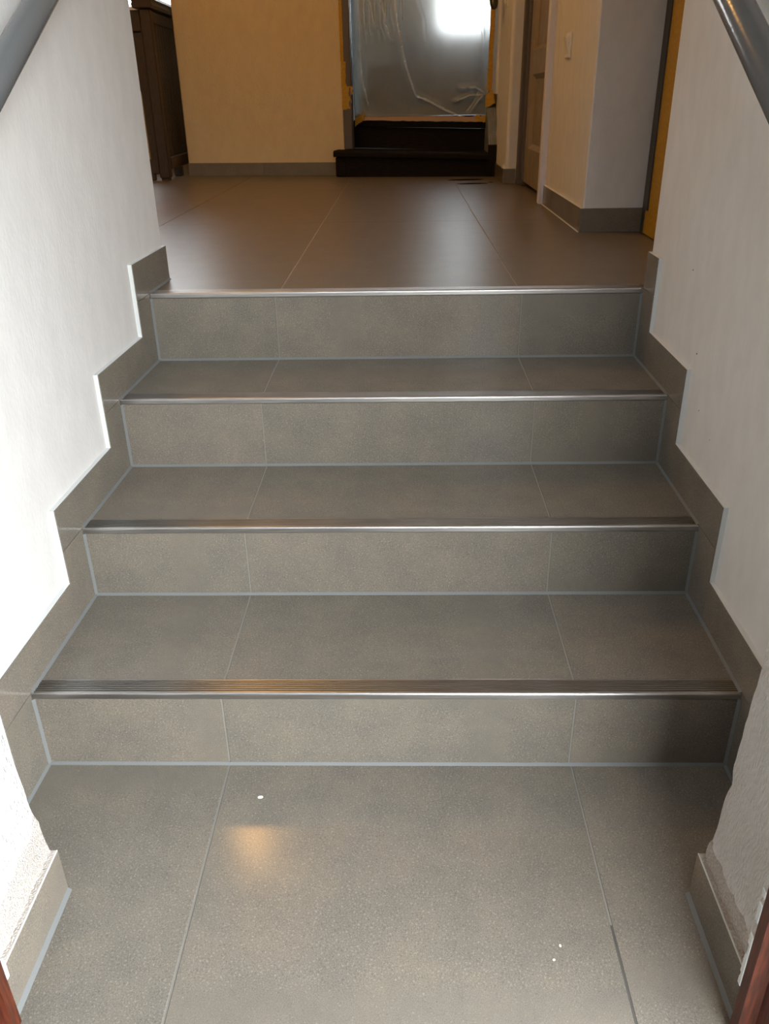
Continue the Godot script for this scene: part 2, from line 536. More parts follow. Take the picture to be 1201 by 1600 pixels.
# one piece of skirting on a side wall of the flight: tile face, and the light filled edge behind it
func skirt_piece(parent: Node, side: int, zy: Array, m: Material) -> void:
	# zy: corners (z, y); the face follows the wall's taper
	for layer in 2:
		var st := start()
		var n := zy.size()
		var d0 := 0.0 if layer == 0 else 0.0022
		var d1 := 0.0022 if layer == 0 else 0.0112
		var ring := zy if layer == 0 else inset(zy, -0.0006)
		var A := []
		var B := []
		for p in ring:
			var x := (xl(p.x) - d0) if side < 0 else (xr(p.x) + d0)
			var x2 := (xl(p.x) - d1) if side < 0 else (xr(p.x) + d1)
			A.append(Vector3(x, p.y, p.x))
			B.append(Vector3(x2, p.y, p.x))
		var c := Vector3.ZERO
		for v in A: c += v / n
		var idx := Geometry2D.triangulate_polygon(PackedVector2Array(ring))
		for k in range(0, idx.size(), 3):
			tri(st, A[idx[k]], A[idx[k + 1]], A[idx[k + 2]], Vector3(-side, 0, 0))
			tri(st, B[idx[k]], B[idx[k + 1]], B[idx[k + 2]], Vector3(side, 0, 0))
		for i in n:
			var j := (i + 1) % n
			quad(st, A[i], A[j], B[j], B[i], (A[i] + A[j]) / 2.0 - c)
		put("skirting_tile" if layer == 0 else "filled_edge", done(st), m if layer == 0 else M.caulk, parent)

func skirtings() -> void:
	for side: int in [-1, 1]:
		var b := base("baseboard_left" if side < 0 else "baseboard_right", "stepped taupe tile skirting on the %s wall of the flight" % ("left" if side < 0 else "right"), "skirting", Vector3.ZERO, 0.0, "structure")
		var w := 0.093
		var g := 0.0007
		for i in 4:
			# upright piece in front of riser i+1, then the piece that lies along the tread above
			skirt_piece(b, side, rect(Z[i] + 0.0004, Z[i] + w, Y[i] + 0.0005, Y[i + 1] - g), M["tile%d" % ((i + 1) % 4)])
			var e: float = (Z[i + 1] + w + g) if i < 3 else (-1.085 if side < 0 else -0.905)
			skirt_piece(b, side, rect(e, Z[i] + w, Y[i + 1] + g, Y[i + 1] + SK), M["tile%d" % ((i + 2) % 4)])
		skirt_piece(b, side, rect(Z[0] + w + g, 0.2595, 0.0005, SK), M.tile3)

# ---------------------------------------------------------------- entrance doorway
func reveal_x(side: int, y: float) -> float:
	var L := [[0.0, -0.5075], [0.07, -0.5078], [0.13, -0.5128], [0.18, -0.5168], [0.245, -0.520], [0.34, -0.523], [0.6, -0.530], [2.05, -0.535]]
	var R := [[0.0, 0.4425], [0.085, 0.4435], [0.13, 0.448], [0.198, 0.4495], [0.2195, 0.4545], [0.246, 0.4505], [0.33, 0.4535], [0.416, 0.4562], [0.6, 0.466], [2.05, 0.471]]
	var T := L if side < 0 else R
	for k in T.size() - 1:
		if y <= T[k + 1][0]:
			return lerpf(T[k][1], T[k + 1][1], smoothstep(0, 1, (y - T[k][0]) / (T[k + 1][0] - T[k][0])) * 0.5 + 0.5 * (y - T[k][0]) / (T[k + 1][0] - T[k][0]))
	return T[T.size() - 1][1]

func entrance() -> void:
	var rough_n := noise(22.0, 3, FastNoiseLite.TYPE_SIMPLEX, 91)
	for side: int in [-1, 1]:
		# plastered reveal: a grid that bulges a little, closed at the back by straight faces
		var st := SurfaceTool.new()
		st.begin(Mesh.PRIMITIVE_TRIANGLES)
		var ys := []
		var y := 0.0
		while y < 2.05:
			ys.append(y)
			y += 0.012 if y < 0.7 else 0.15
		ys.append(2.05)
		var zs := []
		for k in 19: zs.append(0.2605 + 0.1995 * k / 18.0)
		var g := []
		for yy in ys:
			var row := []
			for k in zs.size():
				var zz: float = zs[k]
				var x := reveal_x(side, yy)
				var d := rough_n.get_noise_3d(0, yy, zz) * 0.0018
				if k == 0: x -= side * -0.0035   # rounded arris
				row.append(Vector3(x + d, yy, zz))
			g.append(row)
		st.set_smooth_group(0)
		for i in g.size() - 1:
			for k in zs.size() - 1:
				quad(st, g[i][k], g[i + 1][k], g[i + 1][k + 1], g[i][k + 1], Vector3(-side, 0, 0))
		st.set_smooth_group(-1)
		var xo := 0.95 * side
		for i in g.size() - 1:
			var n := zs.size() - 1
			quad(st, g[i][0], g[i + 1][0], Vector3(xo, ys[i + 1], zs[0]), Vector3(xo, ys[i], zs[0]), Vector3.FORWARD)
			quad(st, g[i][n], g[i + 1][n], Vector3(xo, ys[i + 1], zs[n]), Vector3(xo, ys[i], zs[n]), Vector3.BACK)
		quad(st, Vector3(xo, 0, 0.2605), Vector3(xo, 2.05, 0.2605), Vector3(xo, 2.05, 0.46), Vector3(xo, 0, 0.46), Vector3(side, 0, 0))
		for e in [0, ys.size() - 1]:
			for k in zs.size() - 1:
				quad(st, g[e][k], g[e][k + 1], Vector3(xo, ys[e], zs[k + 1]), Vector3(xo, ys[e], zs[k]), Vector3.DOWN if e == 0 else Vector3.UP)
		var who := "left" if side < 0 else "right"
		var w := wall("wall_reveal_" + who, done(st), M.roughcast_soft if side < 0 else M.roughcast, "rough white plaster reveal on the %s of the entrance doorway" % who)
		# unpainted strip above the skirting
		var strip := SurfaceTool.new()
		strip.begin(Mesh.PRIMITIVE_TRIANGLES)
		var bn := noise(30.0, 3, FastNoiseLite.TYPE_SIMPLEX, 95)
		var cols := 40
		var pr := []
		for k in cols + 1:
			var zz := lerpf(0.264, 0.458, float(k) / cols)
			var top := (0.150 + bn.get_noise_2d(zz * 0.4, 0) * 0.014) if side < 0 else (0.111 + bn.get_noise_2d(zz, 5) * 0.006)
			if side < 0: top -= (zz - 0.264) * 0.12
			var col := []
			for r in 7:
				var yy := lerpf(0.080, top, r / 6.0)
				var x := reveal_x(side, yy) - side * (0.0022 if r < 6 else -0.0008)
				col.append(Vector3(x + rough_n.get_noise_3d(0, yy, zz) * 0.0018, yy, zz))
			pr.append(col)
		for k in cols:
			for r in 6:
				quad(strip, pr[k][r], pr[k + 1][r], pr[k + 1][r + 1], pr[k][r + 1], Vector3(-side, 0, 0))
		put("bare_plaster", done(strip), M.bare_plaster, w).set_meta("label", "unpainted plaster strip")
		# skirting of the reveal
		var xf := -0.4965 if side < 0 else 0.4315
		var xb := -0.5095 if side < 0 else 0.4445
		var b := base("baseboard_reveal_" + who, "short taupe tile skirting on the %s reveal of the entrance doorway" % who, "skirting", Vector3.ZERO, 0.0, "structure")
		put("skirting_tile", box(Vector3(minf(xf, xb), 0.0005, 0.2605), Vector3(maxf(xf, xb), 0.083, 0.456), 0.001), M.tile2 if side < 0 else M.tile1, b)
		var so := float(-side)
		var sp := [Vector2(xf - so * 0.001, -0.001), Vector2(xf + so * 0.0055, -0.001), Vector2(xf + so * 0.0055, 0.0006), Vector2(xf - so * 0.001, 0.006)]
		put("silicone_joint", zprism(sp, 0.262, 0.47), M.silicone, b)
		put("caulk_bead", box(Vector3(minf(xf + side * 0.0004, xf + side * 0.0028), 0.0828, 0.2608), Vector3(maxf(xf + side * 0.0004, xf + side * 0.0028), 0.0838, 0.456), 0.0004), M.caulk, b)
		put("bare_plaster", box(Vector3(minf(xf + side * 0.0029, xb), 0.0831, 0.2615), Vector3(maxf(xf + side * 0.0029, xb), 0.0836, 0.456)), M.bare_plaster, b)
	wall("wall_lintel", box(Vector3(-0.95, 2.051, 0.2605), Vector3(0.95, 3.05, 0.46)), M.roughcast, "wall above the entrance doorway")
	# facade beside and above
	for side: int in [-1, 1]:
		var a := 0.951 * side
		var c := 3.5 * side
		wall("wall_facade_" + ("left" if side < 0 else "right"), box(Vector3(minf(a, c), -0.1, 0.2605), Vector3(maxf(a, c), 3.25, 0.46)), M.roughcast, "outer house wall on the %s of the entrance" % ("left" if side < 0 else "right"))
	# wall, side screen and cover added behind the camera to block daylight
	wall("wall_light_block", box(Vector3(-0.799, -0.1, 1.45), Vector3(0.28, 2.2, 1.62)), M.light_block, "added unseen wall opposite the entrance that blocks daylight")
	wall("wall_light_block_left", box(Vector3(-0.95, -0.1, 0.461), Vector3(-0.80, 2.8, 3.4)), M.light_block, "added unseen screen left of the entrance that blocks daylight")
	wall("ceiling_light_block", box(Vector3(-0.95, 2.801, 0.461), Vector3(0.9, 2.9, 1.62)), M.light_block, "added unseen cover over the entrance that blocks daylight", "added_canopy")
	# red-brown rebated frame
	var fr := base("door_1", "red-brown varnished rebated frame of the entrance door", "door frame", Vector3.ZERO, 0.0, "structure")
	for side: int in [-1, 1]:
		var x0 := -0.4835 if side < 0 else 0.4185
		var sd := float(side)
		var prof := [Vector2(x0, 0.461), Vector2(x0, 0.478), Vector2(x0 + sd * 0.014, 0.481), Vector2(x0 + sd * 0.0165, 0.484), Vector2(x0 + sd * 0.0165, 0.512), Vector2(x0 + sd * 0.022, 0.516), Vector2(x0 + sd * 0.022, 0.545), Vector2(x0 + sd * 0.10, 0.545), Vector2(x0 + sd * 0.10, 0.461)]
		put("frame_post", yprism(prof, 0.004, 2.05), M.red_wood, fr)
		# torn caulk where plaster meets frame
		var st := start()
		var cr := RandomNumberGenerator.new()
		cr.seed = 17 + side
		var yy := 0.087
		while yy < 0.9:
			var h := cr.randf_range(0.006, 0.016)
			var wdt := cr.randf_range(0.002, 0.0055)
			if cr.randf() > 0.12:
				var rx := reveal_x(side, yy)
				var xe := x0 - sd * 0.0008
				add_box(st, Vector3(minf(rx + sd * 0.002, xe), yy, 0.4575 - wdt), Vector3(maxf(rx + sd * 0.002, xe), yy + h * 1.05, 0.4608), 0.0008)
			yy += h
		put("torn_caulk", done(st), M.caulk, fr)
		put("grout_foot", box(Vector3(minf(x0 - sd * 0.002, x0 + sd * 0.03), -0.001, 0.470), Vector3(maxf(x0 - sd * 0.002, x0 + sd * 0.03), 0.0035, 0.50), 0.001), M.silicone, fr)
	put("frame_head", box(Vector3(-0.58, 2.0, 0.461), Vector3(0.52, 2.05, 0.545), 0.003), M.red_wood, fr)
	# patch of filler on the left reveal beside the frame
	var ptc := SurfaceTool.new()
	ptc.begin(Mesh.PRIMITIVE_TRIANGLES)
	var cc := Vector3(-0.5062, 0.100, 0.436)
	for k in 20:
		var a := TAU * k / 20
		var a2 := TAU * (k + 1) / 20
		var r1 := 0.016 * (1.0 + 0.25 * sin(a * 3.0 + 1.0))
		var r2 := 0.016 * (1.0 + 0.25 * sin(a2 * 3.0 + 1.0))
		var p1 := cc + Vector3(-0.004, sin(a) * r1 * 1.3, cos(a) * r1 * 0.9)
		var p2 := cc + Vector3(-0.004, sin(a2) * r2 * 1.3, cos(a2) * r2 * 0.9)
		tri(ptc, cc, p1, p2, Vector3.RIGHT)
	put("filler_patch", done(ptc), M.caulk, get_node("wall_reveal_left"))

# ---------------------------------------------------------------- back of the hall: wall, wooden stair behind a plastic sheet
const BACK := Vector3(-0.33, HY, -4.2)
const BTURN := -0.129

func hall_back() -> void:
	# pieces are built in the frame of the wall, x along it, z out of it
	var t := BTURN
	var wl := base("wall_hall_back", "cream hall wall lit by a warm lamp, left of the covered stair", "wall", BACK, t, "structure")
	put("plaster", box(Vector3(-0.978, 0.0, -0.22), Vector3(0.0, 2.42, 0.0), 0.006), M.hall_plaster, wl)
	var sk := base("baseboard_back", "taupe tile skirting under the cream hall wall", "skirting", BACK, t, "structure")
	var px := [-0.978, -0.5, -0.052]
	for k in 2:
		put("skirting_tile", box(Vector3(px[k] + 0.0007, 0.0005, 0.0005), Vector3(px[k + 1] - 0.0007, 0.074, 0.0105), 0.0008), M["tile%d" % k], sk)
	# walls of the stairwell behind the sheet
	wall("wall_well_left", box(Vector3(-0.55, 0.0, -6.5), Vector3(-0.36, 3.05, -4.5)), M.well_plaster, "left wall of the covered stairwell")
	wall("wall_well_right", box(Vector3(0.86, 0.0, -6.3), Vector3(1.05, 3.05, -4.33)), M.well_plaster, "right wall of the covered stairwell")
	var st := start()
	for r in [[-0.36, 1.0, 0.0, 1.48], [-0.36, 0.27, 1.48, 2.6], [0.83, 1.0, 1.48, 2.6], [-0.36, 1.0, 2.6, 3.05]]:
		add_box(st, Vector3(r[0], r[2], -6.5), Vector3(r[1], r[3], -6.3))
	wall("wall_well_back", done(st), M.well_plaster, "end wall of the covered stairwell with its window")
	window_unit("window_2", Vector3(0.27, 1.48, -6.40), 0.56, 1.12, "bright window at the top of the covered stair, blurred by the plastic sheet")
	wall("wall_back_lintel", box(Vector3(-0.36, 2.75, -4.45), Vector3(0.80, 3.05, -4.25)), M.hall_plaster, "wall above the covered stair")
	# the stair
	var s := base("wooden_stair", "dark brown wooden stair rising behind the plastic sheet", "stairs", BACK, t)
	var rise := 0.15
	for k in 4:
		var yt := 0.143 + 0.153 * k
		var zn := 0.135 - 0.255 * k
		var xa := -0.045 if k == 0 else 0.03
		var xb: float = [0.8525, 0.822, 0.789, 0.75][k]
		var back := zn - (0.29 if k < 3 else 1.65)
		var tr := put("tread", xprism([Vector2(back, yt - 0.034), Vector2(zn - 0.004, yt - 0.034), Vector2(zn, yt - 0.029), Vector2(zn + 0.001, yt - 0.012), Vector2(zn - 0.003, yt - 0.003), Vector2(zn - 0.010, yt), Vector2(back, yt)], xa, xb, 0.003), M.stair_wood, s)
		tr.rotation.z = -0.022        # the old treads lean a little to the right
		var lo := yt - 0.152
		var r0 := 0.001 if k == 0 else lo
		put("riser", zprism([Vector2(0.03, r0), Vector2(xb - 0.004, r0 if k == 0 else lo - 0.019), Vector2(xb - 0.004, yt - 0.0545), Vector2(0.03, yt - 0.0355)], zn - 0.04, zn - 0.022), M.stair_wood, s)
	# small block under the end of the lowest tread
	put("end_block", box(Vector3(-0.033, 0.001, 0.012), Vector3(0.03, 0.1085, 0.118), 0.006), M.stair_wood, s)
	put("frame_post", box(Vector3(0.002, 0.1435, -0.05), Vector3(0.052, 2.1, 0.012), 0.004), M.frame_paint, s).set_meta("label", "dark grey frame post")
	# right string: follows the wall, slopes with the stair, dark at its foot
	var str_poly := [Vector2(0.0, 0.001), Vector2(0.0, 0.158), Vector2(-0.012, 0.172), Vector2(-0.245, 0.405), Vector2(-0.82, 0.76), Vector2(-0.82, 0.40), Vector2(-0.18, 0.001)]
	var sg := put("string", xprism(str_poly, 0.0, 0.052, 0.004), M.grey_wood, s)
	sg.set_meta("label", "grey painted stair string")
	sg.position = Vector3(0.854, 0, 0.126)
	sg.rotation.y = -BTURN
	var sf := put("string_foot", xprism([Vector2(0.0005, 0.001), Vector2(0.003, 0.006), Vector2(0.003, 0.150), Vector2(0.0, 0.162), Vector2(-0.006, 0.168), Vector2(-0.028, 0.168), Vector2(-0.028, 0.001)], -0.0015, 0.0535, 0.002), M.stair_wood, s)
	sf.position = sg.position
	sf.rotation.y = -BTURN
	sheet()
	hand_bit()

func window_unit(called: String, at: Vector3, w: float, h: float, label: String) -> void:
	var o := base(called, label, "window", at, 0.0, "structure")
	var f := 0.045
	put("frame_side", box(Vector3(0, 0, -0.03), Vector3(f, h, 0.03), 0.004), M.white_trim, o)
	put("frame_side", box(Vector3(w - f, 0, -0.03), Vector3(w, h, 0.03), 0.004), M.white_trim, o)
	put("frame_rail", box(Vector3(f, 0, -0.03), Vector3(w - f, f, 0.03), 0.004), M.white_trim, o)
	put("frame_rail", box(Vector3(f, h - f, -0.03), Vector3(w - f, h, 0.03), 0.004), M.white_trim, o)
	put("pane", box(Vector3(f, f, -0.003), Vector3(w - f, h - f, 0.003)), M.pane, o)

# distance of p from the polyline
func line_gap(p: Vector2, pl: Array) -> float:
	var best := 1e9
	for i in pl.size() - 1:
		best = minf(best, p.distance_to(Geometry2D.get_closest_point_to_segment(p, pl[i], pl[i + 1])))
	return best

func sheet() -> void:
	# plastic dust sheet taped over the stair opening; (u across, v up), folds raised towards the hall
	var o := base("plastic_sheet", "translucent creased plastic dust sheet taped over the wooden stair opening", "plastic sheet", BACK, BTURN)
	var W := 0.782
	var Hh := 1.75
	var u0 := 0.045
	var v0 := 0.315
	var folds := [
		[[Vector2(0.277, 1.1), Vector2(0.319, 0.80), Vector2(0.366, 0.56), Vector2(0.414, 0.42), Vector2(0.475, 0.40), Vector2(0.588, 0.345), Vector2(0.702, 0.30)], 0.018, 0.012],
		[[Vector2(0.815, 0.43), Vector2(0.758, 0.46), Vector2(0.664, 0.455)], 0.014, 0.016],
		[[Vector2(0.815, 0.42), Vector2(0.730, 0.42), Vector2(0.636, 0.385)], 0.012, 0.010],
		[[Vector2(0.806, 0.42), Vector2(0.758, 0.37), Vector2(0.730, 0.32)], 0.012, 0.014],
		[[Vector2(0.777, 0.45), Vector2(0.749, 0.38), Vector2(0.702, 0.325)], 0.010, -0.012],
		[[Vector2(0.097, 0.66), Vector2(0.106, 0.50), Vector2(0.135, 0.36)], 0.014, 0.014],
		[[Vector2(0.210, 1.0), Vector2(0.258, 0.78), Vector2(0.286, 0.70)], 0.012, 0.012],
		[[Vector2(0.154, 1.0), Vector2(0.191, 0.76)], 0.012, 0.010],
		[[Vector2(0.428, 0.92), Vector2(0.475, 0.80), Vector2(0.484, 0.70)], 0.012, 0.010],
		[[Vector2(0.834, 0.95), Vector2(0.796, 0.75), Vector2(0.825, 0.50)], 0.014, 0.012],
		[[Vector2(0.758, 1.05), Vector2(0.777, 0.80), Vector2(0.806, 0.55)], 0.010, 0.010],
	]
	for k in 9:
		folds.append([[Vector2(0.10 + 0.028 * k, 1.4), Vector2(0.105 + 0.031 * k, 0.80 - 0.03 * (k % 3)), Vector2(0.11 + 0.034 * k, 0.70)], 0.007, 0.006])
	var nz := noise(3.0, 4, FastNoiseLite.TYPE_SIMPLEX_SMOOTH, 101)
	var nu := 110
	var nv := 150
	var st := SurfaceTool.new()
	st.begin(Mesh.PRIMITIVE_TRIANGLES)
	var deep := []
	for j in nv + 1:
		var fv := float(j) / nv
		var v := v0 + (0.95 * fv / 0.8 if fv < 0.8 else 0.95 + (Hh - 0.95) * (fv - 0.8) / 0.2)
		for i in nu + 1:
			var u := u0 + (W + 0.035 * smoothstep(0.0, 0.6, v - v0)) * i / nu
			var edge: float = minf(minf(i / 8.0, (nu - i) / 8.0), minf(j / 10.0, 1.0))
			var d := nz.get_noise_2d(u, v * 0.6) * 0.022
			for f in folds:
				var r := line_gap(Vector2(u, v), f[0])
				var wd: float = f[1]
				if r < wd * 3.0: d += f[2] * exp(-r * r / (wd * wd))
			deep.append(Vector3(u, v, -0.112 + d * clampf(edge, 0, 1) + 0.10 * smoothstep(0.0, 0.5, v - v0) * clampf(edge, 0.4, 1)))
	st.set_smooth_group(0)
	for face in 2:
		for p: Vector3 in deep:
			st.set_uv(Vector2(p.x, p.y))
			st.add_vertex(p - Vector3(0, 0, 0.0015 * face))
	var nn := (nu + 1) * (nv + 1)
	for j in nv:
		for i in nu:
			var a := j * (nu + 1) + i
			for q in [a, a + nu + 1, a + 1, a + 1, a + nu + 1, a + nu + 2]: st.add_index(q)
			for q in [a, a + 1, a + nu + 1, a + 1, a + nu + 2, a + nu + 1]: st.add_index(q + nn)
	for j in nv:
		for i in [0, nu]:
			var a: int = j * (nu + 1) + i
			for q in [a, a + nn, a + nu + 1, a + nu + 1, a + nn, a + nn + nu + 1]: st.add_index(q)
	for i in nu:
		for j in [0, nv]:
			var a: int = j * (nu + 1) + i
			for q in [a, a + 1, a + nn, a + 1, a + nn + 1, a + nn]: st.add_index(q)
	st.generate_normals()
	var fm := put("film", st.commit(), M.film, o)
	# where the film doubles over itself along the folds
	for f in folds:
		var rb := SurfaceTool.new()
		rb.begin(Mesh.PRIMITIVE_TRIANGLES)
		rb.set_smooth_group(0)
		var curve := Curve2D.new()
		for p: Vector2 in f[0]: curve.add_point(p)
		var len := curve.get_baked_length()
		var steps := int(len / 0.012)
		var A := []
		var B := []
		for k in steps + 1:
			var p := curve.sample_baked(len * k / steps)
			var p2 := curve.sample_baked(minf(len, len * k / steps + 0.004)) - curve.sample_baked(maxf(0, len * k / steps - 0.004))
			var side := Vector2(-p2.y, p2.x).normalized()
			var hw: float = f[1] * 0.42 * (0.75 + 0.5 * nz.get_noise_2d(p.x * 6.0, p.y * 6.0)) * smoothstep(0.0, 0.12, minf(k, steps - k) / float(steps) + 0.02)
			var u: float = clampf((p.x - u0) / W, 0.0, 1.0) * nu
			var fv := (p.y - v0) / 0.95 * 0.8
			var j: int = clampi(int(fv * nv), 0, nv)
			var i: int = clampi(int(u), 0, nu)
			var z: float = deep[j * (nu + 1) + i].z + 0.003
			A.append(Vector3(p.x + side.x * hw, p.y + side.y * hw, z))
			B.append(Vector3(p.x - side.x * hw, p.y - side.y * hw, z))
		for k in steps:
			if A[k].x > u0 + W or A[k].y < v0 or A[k].y > v0 + 0.95: continue
			quad(rb, A[k], A[k + 1], B[k + 1], B[k], Vector3.BACK)
		put("crease", done(rb), M.crease, fm)
	# the tape that holds it
	var tp := start()
	ragged(tp, Vector3(0.045, 0.297, -0.108), Vector3(0.822, 0.279, -0.108), Vector3(0, 0.030, -0.012), 40, 0.006, 7)
	tag(put("tape_strip", done(tp), M.pale_tape, o), "brownish tape along the bottom edge")
	tp = start()
	ragged(tp, Vector3(0.050, 0.262, -0.100), Vector3(0.105, 0.300, -0.100), Vector3(0.0, 0.042, -0.002), 10, 0.010, 9)
	put("tape_patch", done(tp), M.tape, o)
	tp = start()
	ragged(tp, Vector3(0.765, 0.281, -0.099), Vector3(0.822, 0.279, -0.099), Vector3(0.0, 0.034, -0.004), 8, 0.008, 10)
	put("tape_patch", done(tp), M.tape, o)
	tp = start()
	ragged(tp, Vector3(-0.001, 0.355, 0.0135), Vector3(-0.001, 0.60, 0.0135), Vector3(0.026, 0, 0.001), 14, 0.005, 11)
	put("tape_strip", done(tp), M.tape, o)
	tp = start()
	ragged(tp, Vector3(0.004, 0.36, 0.0150), Vector3(0.004, 0.475, 0.0150), Vector3(0.052, 0, -0.004), 10, 0.012, 12)
	put("tape_patch", done(tp), M.tape, o)
	tp = start()
	ragged(tp, Vector3(-0.004, 0.60, 0.0135), Vector3(-0.010, 2.05, 0.0135), Vector3(0.018, 0, 0.001), 30, 0.002, 13)
	put("tape_strip", done(tp), M.tape, o)
	tp = start()
	ragged(tp, Vector3(0.826, 0.44, -0.020), Vector3(0.850, 2.05, -0.020), Vector3(0.027, 0, 0.010), 30, 0.002, 14)
	put("tape_strip", done(tp), M.tape, o)
	tp = start()
	ragged(tp, Vector3(0.820, 0.355, -0.058), Vector3(0.876, 0.375, -0.050), Vector3(-0.004, 0.07, -0.055), 10, 0.012, 15)
	put("tape_patch", done(tp), M.tape, o)

# a strip of tape from a to b, w wide, with a torn outer edge; it has a little thickness
func ragged(st: SurfaceTool, a: Vector3, b: Vector3, w: Vector3, n: int, tear: float, sd: int) -> void:
	var r := RandomNumberGenerator.new()
	r.seed = sd
	var wn := w.normalized()
	var nn := (b - a).normalized().cross(wn)
	if nn.z < 0: nn = -nn
	var lo := []
	var hi := []
	for i in n + 1:
		var p := a.lerp(b, float(i) / n) + nn * r.randf_range(-0.0006, 0.0006)
		lo.append(p + wn * r.randf_range(-tear, tear) * 0.4)
		hi.append(p + w + wn * r.randf_range(-tear, tear))
	var th := nn * -0.0008
	for i in n:
		quad(st, lo[i], lo[i + 1], hi[i + 1], hi[i], nn)
		quad(st, lo[i] + th, lo[i + 1] + th, hi[i + 1] + th, hi[i] + th, -nn)
		quad(st, lo[i], lo[i + 1], lo[i + 1] + th, lo[i] + th, -wn)
		quad(st, hi[i], hi[i + 1], hi[i + 1] + th, hi[i] + th, wn)
	quad(st, lo[0], hi[0], hi[0] + th, lo[0] + th, a - b)
	quad(st, lo[n], hi[n], hi[n] + th, lo[n] + th, b - a)

func hand_bit() -> void:
	var o := base("stair_handrail", "rounded dark olive end of the handrail beside the plastic sheet", "handrail", Vector3(0.488, 1.503, -3.86))
	put("rail", tube([Vector3(0, -0.046, 0.030), Vector3(0, -0.040, 0.022), Vector3(0, -0.025, 0.010), Vector3(0, 0.0, 0.0), Vector3(0, 0.35, -0.02)], [0.004, 0.016, 0.021, 0.0225, 0.0225], 16), M.olive, o)
	put("bracket", tube([Vector3(0.018, 0.10, 0.0), Vector3(0.055, 0.10, 0.0), Vector3(0.059, 0.10, 0.0)], 0.007, 10), M.brass, o)
	var h := base("wall_hook", "small pale hook on the wall beside the handrail end", "hook", Vector3(0.548, 1.468, -3.74))
	put("plate", box(Vector3(-0.004, -0.01, -0.006), Vector3(0.0, 0.035, 0.006), 0.001), M.switch_plastic, h)
	put("prong", tube([Vector3(-0.003, 0.01, 0), Vector3(-0.014, 0.002, 0), Vector3(-0.018, 0.008, 0), Vector3(-0.018, 0.016, 0)], 0.0028, 8), M.switch_plastic, h)

